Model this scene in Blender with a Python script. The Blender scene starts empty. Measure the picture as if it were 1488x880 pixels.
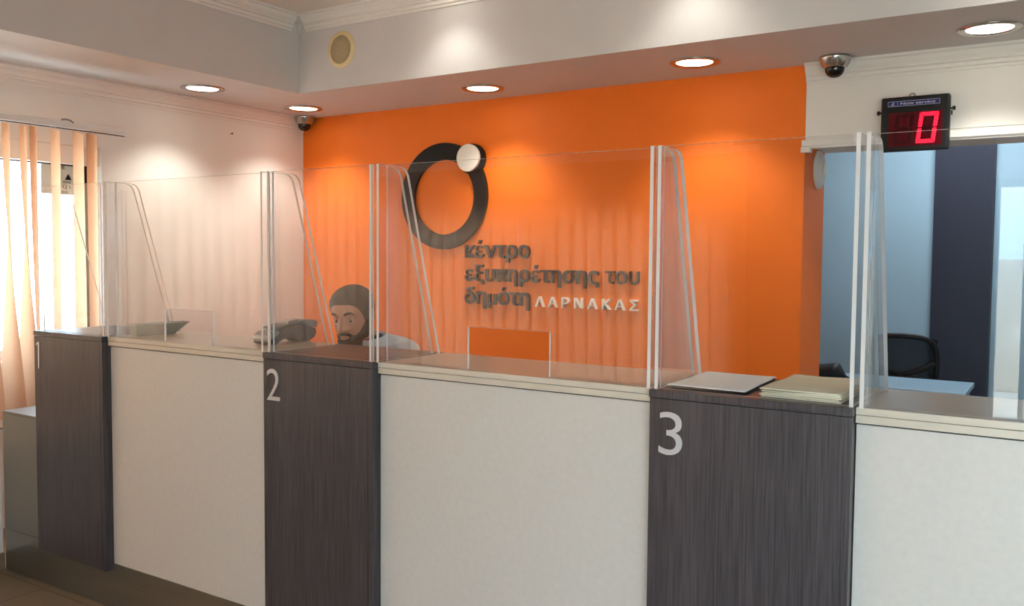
import bpy, bmesh, math, random
from math import sin, cos, pi, radians
from mathutils import Vector, Matrix, Euler

random.seed(7)
sc = bpy.context.scene
C = sc.collection

# ------------------------------------------------------------------ camera
F, YAW, PITCH, ROLL = 1277.221, .5682, -.0533, .0082
EYE = 1.41
cam = bpy.data.cameras.new('camera')
cam.sensor_fit = 'HORIZONTAL'
cam.sensor_width = 36.0
cam.lens = 36.0 * F / 1488
cam.clip_start = .02
camo = bpy.data.objects.new('camera', cam)
C.objects.link(camo)
f_ = Vector((-sin(YAW) * cos(PITCH), cos(YAW) * cos(PITCH), sin(PITCH)))
r_ = Vector((cos(YAW), sin(YAW), 0))
u_ = r_.cross(f_)
R_, U_ = cos(ROLL) * r_ + sin(ROLL) * u_, -sin(ROLL) * r_ + cos(ROLL) * u_
m = Matrix((R_, U_, -f_)).transposed().to_4x4()
m.translation = (0, 0, EYE)
camo.matrix_world = m
sc.camera = camo

# ------------------------------------------------------------------ world, sun, exposure
EXPOSURE = 0.05
SKY = 12.5
SUN = 44.0
sc.view_settings.view_transform = 'Standard'
sc.view_settings.look = 'None'
sc.view_settings.gamma = 1.0
sc.view_settings.use_curve_mapping = False
sc.view_settings.exposure = EXPOSURE
sc.cycles.transparent_max_bounces = 40
sc.cycles.max_bounces = 10
sc.cycles.diffuse_bounces = 6
sc.cycles.glossy_bounces = 5
sc.cycles.transmission_bounces = 6
sc.cycles.caustics_reflective = False
sc.cycles.caustics_refractive = False
sc.cycles.sample_clamp_indirect = 6.0
sc.cycles.use_denoising = True
sc.cycles.use_adaptive_sampling = False

w = bpy.data.worlds.new('world')
sc.world = w
w.use_nodes = True
bg = w.node_tree.nodes['Background']
bg.inputs['Color'].default_value = (.57, .79, 1, 1)
bg.inputs['Strength'].default_value = SKY

def light(name, kind, loc, energy, color=(1, 1, 1), rot=(0, 0, 0), **kw):
    l = bpy.data.lights.new(name, kind)
    l.energy = energy
    l.color = color
    for k, v in kw.items():
        setattr(l, k, v)
    o = bpy.data.objects.new(name, l)
    o.location = loc
    o.rotation_euler = rot
    C.objects.link(o)
    return o

sun = light('sun', 'SUN', (0, -6, 8), SUN, (1, .985, .96), (radians(-50), radians(8), 0), angle=.01)

def portal(name, loc, rot, sx, sy):
    o = light(name, 'AREA', loc, 1, (1, 1, 1), rot, shape='RECTANGLE', size=sx, size_y=sy)
    o.data.cycles.is_portal = True
    return o
portal('window_daylight', (-4.80, 1.0, 1.39), (0, radians(-90), 0), 1.2, 3.8)
portal('front_window_daylight', (-2.95, -1.32, 1.1), (radians(90), 0, 0), 2.8, 1.9)
portal('entrance_daylight', (1.2, -1.32, 1.0), (radians(90), 0, 0), 3.2, 2.0)

# ------------------------------------------------------------------ materials
def lin(c):
    return tuple((x / 255 / 12.92 if x / 255 <= .04045 else ((x / 255 + .055) / 1.055) ** 2.4) for x in c) + (1,)

def mat(name, rgb, rough=.6, metal=0, spec=.5, noise=0, nscale=30, bump=0, emit=None, estr=0, stretch=None):
    m = bpy.data.materials.new(name)
    m.use_nodes = True
    nt = m.node_tree
    b = nt.nodes['Principled BSDF']
    c = lin(rgb)
    b.inputs['Base Color'].default_value = c
    b.inputs['Roughness'].default_value = rough
    b.inputs['Metallic'].default_value = metal
    b.inputs['Specular IOR Level'].default_value = spec
    if emit:
        b.inputs['Emission Color'].default_value = lin(emit)
        b.inputs['Emission Strength'].default_value = estr
    if noise or bump:
        tc = nt.nodes.new('ShaderNodeTexCoord')
        mp = nt.nodes.new('ShaderNodeMapping')
        if stretch:
            mp.inputs['Scale'].default_value = stretch
        n = nt.nodes.new('ShaderNodeTexNoise')
        n.inputs['Scale'].default_value = nscale
        n.inputs['Detail'].default_value = 5
        nt.links.new(tc.outputs['Object'], mp.inputs['Vector'])
        nt.links.new(mp.outputs['Vector'], n.inputs['Vector'])
        if noise:
            rp = nt.nodes.new('ShaderNodeValToRGB')
            rp.color_ramp.elements[0].position = .3
            rp.color_ramp.elements[1].position = .7
            rp.color_ramp.elements[0].color = tuple(x * (1 - noise) for x in c[:3]) + (1,)
            rp.color_ramp.elements[1].color = tuple(min(1, x * (1 + noise)) for x in c[:3]) + (1,)
            nt.links.new(n.outputs['Fac'], rp.inputs['Fac'])
            nt.links.new(rp.outputs['Color'], b.inputs['Base Color'])
        if bump:
            bp = nt.nodes.new('ShaderNodeBump')
            bp.inputs['Strength'].default_value = bump
            bp.inputs['Distance'].default_value = .002
            nt.links.new(n.outputs['Fac'], bp.inputs['Height'])
            nt.links.new(bp.outputs['Normal'], b.inputs['Normal'])
    return m

M = {}
M['white_paint'] = mat('white_paint', (232, 229, 224), .7, noise=.015, nscale=6, bump=.05)
M['ceiling_paint'] = mat('ceiling_paint', (234, 225, 216), .8, noise=.015, nscale=5)
M['bulkhead_white_dimmed'] = mat('bulkhead_white_dimmed', (207, 204, 203), .75, noise=.015, nscale=6, bump=.05)  # the wall white greyed, weaker light on the bulkhead put into the colour
M['orange_paint'] = mat('orange_paint', (236, 114, 14), .62, noise=.02, nscale=8, bump=.04)
M['blue_wall'] = mat('blue_wall', (158, 190, 207), .7, noise=.02, nscale=5)
M['navy_panel'] = mat('navy_panel', (34, 42, 60), .5, noise=.05, nscale=4)
M['pier_grey'] = mat('pier_grey', (92, 96, 100), .7, noise=.02, nscale=5)
M['grey_wall'] = mat('grey_wall', (160, 182, 190), .7, noise=.02, nscale=5)
M['laminate_white'] = mat('laminate_white', (203, 197, 190), .38, noise=.03, nscale=60, bump=.03)
M['laminate_top'] = mat('laminate_top', (200, 190, 174), .3, noise=.03, nscale=60, stretch=(.2, 1, 1))
M['laminate_shaded'] = mat('laminate_shaded', (112, 110, 103), .4, noise=.03, nscale=60)  # pale laminate darkened, the shade beside the pillar is in the colour
M['gap_black'] = mat('gap_black', (30, 28, 27), .6, noise=.1)
M['steel'] = mat('brushed_steel', (150, 145, 136), .32, metal=.9, noise=.06, nscale=40, stretch=(.05, 1, 4), bump=.05)
M['chrome'] = mat('chrome', (190, 188, 184), .16, metal=1, noise=.02)
M['number_metal'] = mat('number_metal', (196, 194, 196), .42, metal=.25, noise=.02)
M['black_plastic'] = mat('black_plastic', (13, 13, 16), .5, spec=.35, noise=.05, nscale=80)
M['black_gloss'] = mat('black_gloss', (9, 9, 11), .12, noise=.05)
M['sign_black'] = mat('sign_black', (16, 14, 15), .5, spec=.3, noise=.05)
M['sign_brown'] = mat('sign_brown', (44, 27, 23), .5, noise=.05)
M['sign_white'] = mat('sign_white', (238, 232, 222), .5, noise=.01)
M['upvc'] = mat('upvc', (238, 236, 233), .35, noise=.01)
M['rubber'] = mat('rubber', (20, 20, 22), .6, noise=.05)
M['paper'] = mat('paper', (250, 250, 250), .85, noise=.01, nscale=20)
M['paper_old'] = mat('paper_old', (236, 229, 203), .85, noise=.05, nscale=14, stretch=(.4, 2, 1))
M['ink'] = mat('ink', (70, 72, 74), .8, noise=.05)
M['silver_plastic'] = mat('silver_plastic', (172, 172, 172), .3, metal=.5, noise=.03)
M['grey_plastic'] = mat('grey_plastic', (120, 122, 120), .4, noise=.03, nscale=80)
M['dark_grey_plastic'] = mat('dark_grey_plastic', (34, 37, 44), .38, noise=.04, nscale=80)
M['off_white_plastic'] = mat('off_white_plastic', (226, 224, 224), .35, noise=.01)
M['tray_plastic'] = mat('tray_plastic', (158, 162, 148), .35, noise=.03)
M['cream_plastic'] = mat('cream_plastic', (226, 205, 160), .4, noise=.02)
M['speaker_mesh'] = mat('speaker_mesh', (168, 152, 118), .6, noise=.25, nscale=260, bump=.6)
M['diffuser'] = mat('lamp_diffuser', (255, 252, 244), .5, noise=.01, emit=(255, 246, 228), estr=9)
M['screen_red'] = mat('screen_red', (70, 6, 16), .15, noise=.05, emit=(120, 4, 22), estr=.12)
M['segment_off'] = mat('segment_off', (56, 5, 13), .15, spec=.4, noise=.05)
M['segment_on'] = mat('segment_on', (255, 20, 50), .4, noise=.01, emit=(255, 8, 50), estr=1.6)
M['label_navy'] = mat('label_navy', (16, 22, 92), .3, noise=.03)
M['label_white'] = mat('label_white', (200, 205, 225), .4, noise=.02)
M['led_white'] = mat('led', (220, 220, 220), .3, noise=.02)
M['skin'] = mat('skin', (184, 130, 102), .5, noise=.06, nscale=40, bump=.05)
M['hair'] = mat('hair', (24, 19, 18), .65, spec=.3, noise=.3, nscale=220, bump=.5)
M['beard'] = mat('beard', (34, 23, 19), .8, spec=.2, noise=.3, nscale=300, bump=.5)
M['eye_white'] = mat('eye_white', (178, 164, 154), .2, noise=.01)  # whites darkened, the shade of the eye sockets is put into the colour
M['iris'] = mat('iris', (38, 24, 16), .2, noise=.1)
M['shirt'] = mat('shirt', (214, 216, 222), .8, noise=.05, nscale=90, bump=.1)
M['tee'] = mat('tee', (36, 34, 38), .85, noise=.05)
M['trousers'] = mat('trousers', (44, 48, 60), .85, noise=.06, nscale=120)
M['chair_fabric'] = mat('chair_fabric', (30, 31, 35), .85, noise=.1, nscale=200)
M['bag_fabric'] = mat('bag_fabric', (18, 19, 24), .6, noise=.12, nscale=60, bump=.3)
M['desk_blue'] = mat('desk_laminate', (150, 185, 208), .35, noise=.02, nscale=20)
M['concrete'] = mat('concrete', (214, 208, 198), .9, noise=.06, nscale=4)
M['car_paint'] = mat('car_paint', (150, 178, 200), .25, metal=.3, noise=.02)
M['car_glass'] = mat('car_glass', (24, 40, 48), .1, noise=.02)
M['stucco'] = mat('stucco', (235, 232, 226), .9, noise=.03, nscale=5)

def wood(name, base, dark, sx=70):
    m = bpy.data.materials.new(name)
    m.use_nodes = True
    nt = m.node_tree
    b = nt.nodes['Principled BSDF']
    b.inputs['Roughness'].default_value = .36
    tc = nt.nodes.new('ShaderNodeTexCoord')
    mp = nt.nodes.new('ShaderNodeMapping')
    mp.inputs['Scale'].default_value = (1, 1, .025)
    n = nt.nodes.new('ShaderNodeTexNoise')
    n.inputs['Scale'].default_value = sx * 3
    n.inputs['Detail'].default_value = 6
    n2 = nt.nodes.new('ShaderNodeTexNoise')
    n2.inputs['Scale'].default_value = 14
    n2.inputs['Detail'].default_value = 3
    rp = nt.nodes.new('ShaderNodeValToRGB')
    rp.color_ramp.elements[0].position = .32
    rp.color_ramp.elements[0].color = lin(dark)
    rp.color_ramp.elements[1].position = .68
    rp.color_ramp.elements[1].color = lin(base)
    mx = nt.nodes.new('ShaderNodeMath')
    mx.operation = 'MULTIPLY_ADD'
    mx.inputs[1].default_value = .35
    nt.links.new(tc.outputs['Object'], mp.inputs['Vector'])
    nt.links.new(mp.outputs['Vector'], n.inputs['Vector'])
    nt.links.new(mp.outputs['Vector'], n2.inputs['Vector'])
    sb = nt.nodes.new('ShaderNodeMath')
    sb.operation = 'SUBTRACT'
    sb.inputs[1].default_value = .5
    nt.links.new(n2.outputs['Fac'], sb.inputs[0])
    nt.links.new(sb.outputs[0], mx.inputs[0])
    nt.links.new(n.outputs['Fac'], mx.inputs[2])
    nt.links.new(mx.outputs[0], rp.inputs['Fac'])
    nt.links.new(rp.outputs['Color'], b.inputs['Base Color'])
    bp = nt.nodes.new('ShaderNodeBump')
    bp.inputs['Strength'].default_value = .25
    bp.inputs['Distance'].default_value = .001
    nt.links.new(n.outputs['Fac'], bp.inputs['Height'])
    nt.links.new(bp.outputs['Normal'], b.inputs['Normal'])
    return m
M['wood'] = wood('dark_wood_laminate', (78, 72, 75), (46, 43, 46))

def clear(name, ior, tint=(1, 1, 1)):
    """thin clear sheet: reflects by Fresnel, passes the rest straight through"""
    m = bpy.data.materials.new(name)
    m.use_nodes = True
    nt = m.node_tree
    nt.nodes.remove(nt.nodes['Principled BSDF'])
    out = nt.nodes['Material Output']
    tr = nt.nodes.new('ShaderNodeBsdfTransparent')
    tr.inputs['Color'].default_value = tint + (1,)
    gl = nt.nodes.new('ShaderNodeBsdfGlossy')
    gl.inputs['Roughness'].default_value = 0
    fr = nt.nodes.new('ShaderNodeFresnel')
    ge = nt.nodes.new('ShaderNodeNewGeometry')
    mr = nt.nodes.new('ShaderNodeMapRange')          # same reflectance on both faces of the sheet
    mr.inputs['To Min'].default_value = ior
    mr.inputs['To Max'].default_value = 1 / ior
    nt.links.new(ge.outputs['Backfacing'], mr.inputs['Value'])
    nt.links.new(mr.outputs['Result'], fr.inputs['IOR'])
    mx = nt.nodes.new('ShaderNodeMixShader')
    nt.links.new(fr.outputs[0], mx.inputs[0])
    nt.links.new(tr.outputs[0], mx.inputs[1])
    nt.links.new(gl.outputs[0], mx.inputs[2])
    nt.links.new(mx.outputs[0], out.inputs['Surface'])
    return m
M['acrylic'] = clear('acrylic', 1.5, (.985, .985, .985))
M['glass'] = clear('window_glass', 1.5, (.97, .985, .98))

def translucent(name, rgb, fac=.5, trans=0):
    m = bpy.data.materials.new(name)
    m.use_nodes = True
    nt = m.node_tree
    nt.nodes.remove(nt.nodes['Principled BSDF'])
    out = nt.nodes['Material Output']
    d = nt.nodes.new('ShaderNodeBsdfDiffuse')
    t = nt.nodes.new('ShaderNodeBsdfTranslucent')
    tc = nt.nodes.new('ShaderNodeTexCoord')
    n = nt.nodes.new('ShaderNodeTexNoise')
    n.inputs['Scale'].default_value = 150
    rp = nt.nodes.new('ShaderNodeValToRGB')
    c = lin(rgb)
    rp.color_ramp.elements[0].color = tuple(x * .95 for x in c[:3]) + (1,)
    rp.color_ramp.elements[1].color = c
    nt.links.new(tc.outputs['Object'], n.inputs['Vector'])
    nt.links.new(n.outputs['Fac'], rp.inputs['Fac'])
    for s in (d, t):
        nt.links.new(rp.outputs['Color'], s.inputs['Color'])
    mx = nt.nodes.new('ShaderNodeMixShader')
    mx.inputs[0].default_value = fac
    nt.links.new(d.outputs[0], mx.inputs[1])
    nt.links.new(t.outputs[0], mx.inputs[2])
    last = mx
    if trans:
        tp = nt.nodes.new('ShaderNodeBsdfTransparent')
        m2 = nt.nodes.new('ShaderNodeMixShader')
        m2.inputs[0].default_value = trans
        nt.links.new(mx.outputs[0], m2.inputs[1])
        nt.links.new(tp.outputs[0], m2.inputs[2])
        last = m2
    nt.links.new(last.outputs[0], out.inputs['Surface'])
    return m
M['acrylic_edge'] = translucent('acrylic_edge', (252, 250, 247), .35)  # white colour stands in for light piped to the clear polished edges
M['blind_fabric'] = translucent('blind_fabric', (212, 168, 134), .58)
M['chair_mesh'] = translucent('chair_mesh', (40, 48, 58), .2, .28)

def tiles(name, rgb, grout, size):
    m = mat(name, rgb, .3, noise=.08, nscale=3)
    nt = m.node_tree
    b = nt.nodes['Principled BSDF']
    src = b.inputs['Base Color'].links[0].from_socket
    tc = nt.nodes.new('ShaderNodeTexCoord')
    br = nt.nodes.new('ShaderNodeTexBrick')
    br.offset = 0
    br.inputs['Scale'].default_value = 1
    br.inputs['Mortar Size'].default_value = .004
    br.inputs['Brick Width'].default_value = size
    br.inputs['Row Height'].default_value = size
    br.inputs['Mortar'].default_value = lin(grout)
    nt.links.new(tc.outputs['Object'], br.inputs['Vector'])
    nt.links.new(src, br.inputs['Color1'])
    nt.links.new(src, br.inputs['Color2'])
    nt.links.new(br.outputs['Color'], b.inputs['Base Color'])
    return m
M['floor_tile'] = tiles('floor_tile', (128, 112, 90), (92, 80, 66), .40)

def stone():
    m = mat('stone_wall', (205, 190, 165), .9)
    nt = m.node_tree
    b = nt.nodes['Principled BSDF']
    tc = nt.nodes.new('ShaderNodeTexCoord')
    v = nt.nodes.new('ShaderNodeTexVoronoi')
    v.inputs['Scale'].default_value = 4
    rp = nt.nodes.new('ShaderNodeValToRGB')
    rp.color_ramp.elements[0].color = lin((240, 230, 212))
    rp.color_ramp.elements[1].color = lin((170, 158, 140))
    rp.color_ramp.elements[1].position = .6
    nt.links.new(tc.outputs['Object'], v.inputs['Vector'])
    nt.links.new(v.outputs['Distance'], rp.inputs['Fac'])
    nt.links.new(rp.outputs['Color'], b.inputs['Base Color'])
    return m
M['stone'] = stone()

# ------------------------------------------------------------------ mesh helpers
class MB:
    def __init__(s):
        s.bm = bmesh.new()
    def _mi(s, faces, mi):
        for f in faces:
            f.material_index = mi
    def box(s, x0, x1, y0, y1, z0, z1, bev=0, mi=0, seg=2):
        r = bmesh.ops.create_cube(s.bm, size=1)
        vs = r['verts']
        for v in vs:
            v.co = Vector((x0 + (v.co.x + .5) * (x1 - x0), y0 + (v.co.y + .5) * (y1 - y0), z0 + (v.co.z + .5) * (z1 - z0)))
        fs = list({f for v in vs for f in v.link_faces})
        s._mi(fs, mi)
        if bev:
            es = list({e for v in vs for e in v.link_edges})
            r = bmesh.ops.bevel(s.bm, geom=es, offset=bev, segments=seg, profile=.5, affect='EDGES')
            s._mi(r['faces'], mi)
        return s
    def lathe(s, prof, centre=(0, 0, 0), axis='Z', seg=40, mi=0, smooth=True):
        """prof: list of (radius, height) along the axis"""
        rings = []
        for r, h in prof:
            if r < 1e-6:
                rings.append([s.bm.verts.new((0, 0, h))])
            else:
                rings.append([s.bm.verts.new((r * cos(2 * pi * k / seg), r * sin(2 * pi * k / seg), h)) for k in range(seg)])
        fs = []
        for a, b in zip(rings, rings[1:]):
            for k in range(seg):
                k2 = (k + 1) % seg
                if len(a) == 1 and len(b) == 1:
                    continue
                if len(a) == 1:
                    fs.append(s.bm.faces.new((a[0], b[k], b[k2])))
                elif len(b) == 1:
                    fs.append(s.bm.faces.new((a[k], a[k2], b[0])))
                else:
                    fs.append(s.bm.faces.new((a[k], a[k2], b[k2], b[k])))
        for f in fs:
            f.smooth = smooth
        s._mi(fs, mi)
        mt = {'Z': Matrix.Identity(3), 'X': Matrix.Rotation(pi / 2, 3, 'Y'), 'Y': Matrix.Rotation(-pi / 2, 3, 'X')}[axis]
        for ring in rings:
            for v in ring:
                v.co = mt @ v.co + Vector(centre)
        return s
    def cyl(s, r, h, centre, axis='Z', seg=32, mi=0, bev=0):
        if bev:
            p = [(0, 0), (r - bev, 0), (r, bev), (r, h - bev), (r - bev, h), (0, h)]
        else:
            p = [(0, 0), (r, 0), (r, h), (0, h)]
        return s.lathe(p, centre, axis, seg, mi, smooth=False)
    def prism(s, pts, d0, d1, plane='XZ', mi=0, edge_mi=None, bev=0):
        """polygon pts extruded; plane XZ -> along Y, YZ -> along X, XY -> along Z"""
        def P(a, b, d):
            return {'XZ': (a, d, b), 'YZ': (d, a, b), 'XY': (a, b, d)}[plane]
        A = [s.bm.verts.new(P(a, b, d0)) for a, b in pts]
        B = [s.bm.verts.new(P(a, b, d1)) for a, b in pts]
        n = len(pts)
        caps = [s.bm.faces.new(A), s.bm.faces.new(B[::-1])]
        sides = [s.bm.faces.new((A[k], B[k], B[(k + 1) % n], A[(k + 1) % n])) for k in range(n)]
        s._mi(caps, mi)
        s._mi(sides, mi if edge_mi is None else edge_mi)
        if bev:
            es = [e for f in caps for e in f.edges]
            r = bmesh.ops.bevel(s.bm, geom=list(set(es)), offset=bev, segments=2, profile=.5, affect='EDGES')
            s._mi(r['faces'], mi)
        return s
    def tube(s, pts, rad, seg=12, mi=0, closed=False, flat=None):
        """tube through points; rad number or list; flat=(scale) squashes local binormal"""
        pts = [Vector(p) for p in pts]
        n = len(pts)
        rings = []
        up0 = None
        for i, p in enumerate(pts):
            if closed:
                t = (pts[(i + 1) % n] - pts[i - 1]).normalized()
            else:
                t = (pts[min(i + 1, n - 1)] - pts[max(i - 1, 0)]).normalized()
            if up0 is None:
                up0 = Vector((0, 0, 1)) if abs(t.z) < .9 else Vector((1, 0, 0))
            a = (up0 - t * up0.dot(t)).normalized()
            up0 = a
            b = t.cross(a)
            r = rad[i] if isinstance(rad, (list, tuple)) else rad
            fl = flat or 1
            rings.append([s.bm.verts.new(p + a * r * cos(2 * pi * k / seg) + b * r * fl * sin(2 * pi * k / seg)) for k in range(seg)])
        fs = []
        pairs = list(zip(rings, rings[1:])) + ([(rings[-1], rings[0])] if closed else [])
        for A, B in pairs:
            for k in range(seg):
                f = s.bm.faces.new((A[k], A[(k + 1) % seg], B[(k + 1) % seg], B[k]))
                f.smooth = True
                fs.append(f)
        if not closed:
            fs.append(s.bm.faces.new(rings[0][::-1]))
            fs.append(s.bm.faces.new(rings[-1]))
        s._mi(fs, mi)
        return s
    def grid(s, fn, nu, nv, mi=0, smooth=True, closeu=False):
        vs = [[s.bm.verts.new(fn(i / (nu if closeu else nu - 1), j / (nv - 1))) for j in range(nv)] for i in range(nu)]
        for i in range(nu if closeu else nu - 1):
            for j in range(nv - 1):
                i2 = (i + 1) % nu
                f = s.bm.faces.new((vs[i][j], vs[i2][j], vs[i2][j + 1], vs[i][j + 1]))
                f.smooth = smooth
                f.material_index = mi
        return s
    def xf(s, mt):
        bmesh.ops.transform(s.bm, matrix=mt, verts=s.bm.verts)
        return s

def base_of(p):
    v = Vector((0, 0, 0))
    while p is not None:
        v += Vector(p.location)
        p = p.parent
    return v

def obj(name, mb, mats, parent=None, local=False, recalc=True, label=None, thick=0, subd=0):
    """link a mesh object; vertices are given in world space unless local"""
    bm = mb.bm if isinstance(mb, MB) else mb
    if recalc:
        bmesh.ops.recalc_face_normals(bm, faces=bm.faces)
    if parent is not None and not local:
        bmesh.ops.translate(bm, vec=-base_of(parent), verts=bm.verts)
    me = bpy.data.meshes.new(name)
    bm.to_mesh(me)
    bm.free()
    for x in (mats if isinstance(mats, (list, tuple)) else [mats]):
        me.materials.append(M[x] if isinstance(x, str) else x)
    o = bpy.data.objects.new(name, me)
    C.objects.link(o)
    if parent is not None:
        o.parent = parent
    if label:
        o['label'] = label
    if thick:
        md = o.modifiers.new('thickness', 'SOLIDIFY')
        md.thickness = thick
        md.offset = 0
    if subd:
        md = o.modifiers.new('subdivision', 'SUBSURF')
        md.levels = md.render_levels = subd
    return o

def tag(o, label, cat, group=None, kind=None):
    o['label'] = label
    o['category'] = cat
    if group:
        o['group'] = group
    if kind:
        o['kind'] = kind
    return o

def thing(name, label, cat, loc=(0, 0, 0), group=None):
    o = bpy.data.objects.new(name, None)
    o.empty_display_size = .05
    o.location = loc
    C.objects.link(o)
    return tag(o, label, cat, group)

def struct(name, mb, mats, label, cat='wall', parent=None):
    o = obj(name, mb, mats, parent)
    if parent is None:
        tag(o, label, cat, kind='structure')
    return o

def dup(root, loc, label, rotz=None):
    r = root.copy()
    C.objects.link(r)
    r.location = loc
    if rotz is not None:
        r.rotation_euler.z = rotz
    r['label'] = label
    for ch in list(root.children):
        c = ch.copy()
        C.objects.link(c)
        c.parent = r
        for g in list(ch.children):
            d = g.copy()
            C.objects.link(d)
            d.parent = c
    return r

def text_bm(txt, bold=0.0, x0=0, x1=1, base=0, cap=None, depth=.01, shear=0, hscale=None):
    """flat lettering built from Blender's built-in font, in the XZ plane, front at y=0, going back to y=depth.
    scaled so that it spans x0..x1; height follows hscale (height of the font's x-height letter) or the width"""
    cu = bpy.data.curves.new('lettering', 'FONT')
    cu.body = txt
    cu.size = 1
    cu.offset = bold
    cu.shear = shear
    cu.resolution_u = 6
    cu.fill_mode = 'BOTH'
    cu.extrude = .5
    o = bpy.data.objects.new('lettering', cu)
    C.objects.link(o)
    dg = bpy.context.evaluated_depsgraph_get()
    me = bpy.data.meshes.new_from_object(o.evaluated_get(dg))
    bm = bmesh.new()
    bm.from_mesh(me)
    bpy.data.meshes.remove(me)
    bpy.data.objects.remove(o)
    bpy.data.curves.remove(cu)
    xs = [v.co.x for v in bm.verts]
    a, b = min(xs), max(xs)
    sx = (x1 - x0) / (b - a)
    sz = sx if hscale is None else hscale
    for v in bm.verts:
        x, y, z = v.co
        v.co = Vector((x0 + (x - a) * sx, (.5 - z) * depth, base + y * sz))
    bmesh.ops.remove_doubles(bm, verts=bm.verts, dist=1e-6)
    return bm

def split_letters(bm):
    """split a lettering bmesh into one bmesh per glyph (loose parts that overlap in x are merged: accents)"""
    bm.verts.ensure_lookup_table()
    seen = set()
    isl = []
    for v in bm.verts:
        if v.index in seen:
            continue
        st, comp = [v], []
        seen.add(v.index)
        while st:
            q = st.pop()
            comp.append(q)
            for e in q.link_edges:
                t = e.other_vert(q)
                if t.index not in seen:
                    seen.add(t.index)
                    st.append(t)
        isl.append(comp)
    isl = [[min(v.co.x for v in c), max(v.co.x for v in c), c] for c in isl]
    isl.sort(key=lambda t: t[0])
    merged = []
    for a, b, c in isl:
        for g in merged:
            mid = (a + b) / 2
            if (g[0] < mid < g[1]) or (a < (g[0] + g[1]) / 2 < b):
                g[0], g[1] = min(a, g[0]), max(b, g[1])
                g[2] += c
                break
        else:
            merged.append([a, b, list(c)])
    out = []
    for a, b, c in merged:
        n = bmesh.new()
        mp = {v: n.verts.new(v.co) for v in c}
        fs = {f for v in c for f in v.link_faces}
        for f in fs:
            try:
                n.faces.new([mp[v] for v in f.verts])
            except ValueError:
                pass
        out.append(n)
    bm.free()
    return out

# ------------------------------------------------------------------ the room (z = 0 is the floor, camera at 0,0,1.41)
XL, YB, YF = -4.56, 4.42, -1.05          # left wall, back wall, front wall (behind the camera)
ZS, ZC = 2.349, 2.79                     # underside of the dropped bulkhead, upper ceiling
XR = 3.0
EPS = .001

b = MB().box(-5.0, XR + .2, -1.25, 7.2, -.1, 0)
struct('floor', b, 'floor_tile', 'beige tiled floor in front of the counter', 'floor')
b = MB().box(-4.76, XR + .2, -1.25, 7.2, ZC, ZC + .15)
struct('ceiling', b, 'ceiling_paint', 'upper ceiling of the hall above the white bulkhead', 'ceiling')

# left wall with the window opening
WY0, WY1, WZ0, WZ1 = -.9, 2.905, .83, 1.985
b = MB()
b.box(-4.76, XL, -1.25, WY0, 0, ZC)
b.box(-4.76, XL, WY1, 7.2, 0, ZC)
b.box(-4.76, XL, WY0, WY1, 0, WZ0)
b.box(-4.76, XL, WY0, WY1, WZ1, ZC)
struct('wall_left', b, 'white_paint', 'white left wall with the wide window')
b = MB().box(XL + EPS, -3.98, YF, 2.034, 0, .55)
struct('wall_left.001', b, 'white_paint', 'low white wall ledge under the window blinds')
b = MB().box(-3.979, -3.967, YF, 2.034, 0, .075, .003)
struct('baseboard_left', b, 'floor_tile', 'tile skirting at the foot of the low white ledge', 'baseboard')

b = MB().box(XL, -1.13, YB, 4.83, 0, ZC)
struct('wall_back', b, 'orange_paint', 'bright orange back wall behind the counter')
b = MB()
b.box(-1.13 + EPS, XR, YB, 4.83, 1.965, ZC)
b.box(1.4, XR, YB, 4.83, 0, 1.965)
struct('wall_back.001', b, 'white_paint', 'white wall above the opening to the back office')

# front wall behind the camera: window with blinds, solid pier, glass entrance
b = MB()
FZ0, FZ1 = .35, 1.72
b.box(-4.76, -4.3, -1.25, YF, 0, ZC)
b.box(-4.3, -1.72, -1.25, YF, 0, FZ0)
b.box(-4.3, -1.72, -1.25, YF, FZ1, ZC)
b.box(-.36, 2.8, -1.25, YF, 1.83, ZC)
b.box(2.8, XR, -1.25, YF, 0, ZC)
struct('wall_front', b, 'white_paint', 'white street side wall behind the camera')
b = MB().box(-1.72 + EPS, -.36 - EPS, -1.25, YF, 0, ZC)
struct('wall_front.002', b, 'pier_grey', 'dark grey pier between street window and entrance')
b = MB().box(XR, XR + .2, -1.25, 4.62, 0, ZC)
struct('wall_right', b, 'white_paint', 'white right wall of the hall')

# back office
b = MB().box(-4.76, XR, 6.9, 7.05, 0, ZC)
struct('wall_back.002', b, 'blue_wall', 'pale blue far wall of the back office')
b = MB().box(-.85, -.472, 6.86, 6.9, 0, 2.6, .003)
struct('trim_1', b, 'navy_panel', 'tall navy panel on the pale blue office wall', 'wall panel')
b = MB()
b.box(XR, XR + .2, 4.62, 7.2, 0, ZC)
struct('wall_right.001', b, 'grey_wall', 'grey blue right wall of the back office')

# dropped bulkhead along left and back
b = MB()
b.box(XL + EPS, -3.86, YF + EPS, 3.71, ZS, ZC - EPS)
b.box(XL + EPS, XR - EPS, 3.71, YB - EPS, ZS, ZC - EPS)
struct('ceiling.001', b, 'bulkhead_white_dimmed', 'white dropped ceiling bulkhead along the left and back walls', 'ceiling')

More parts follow.
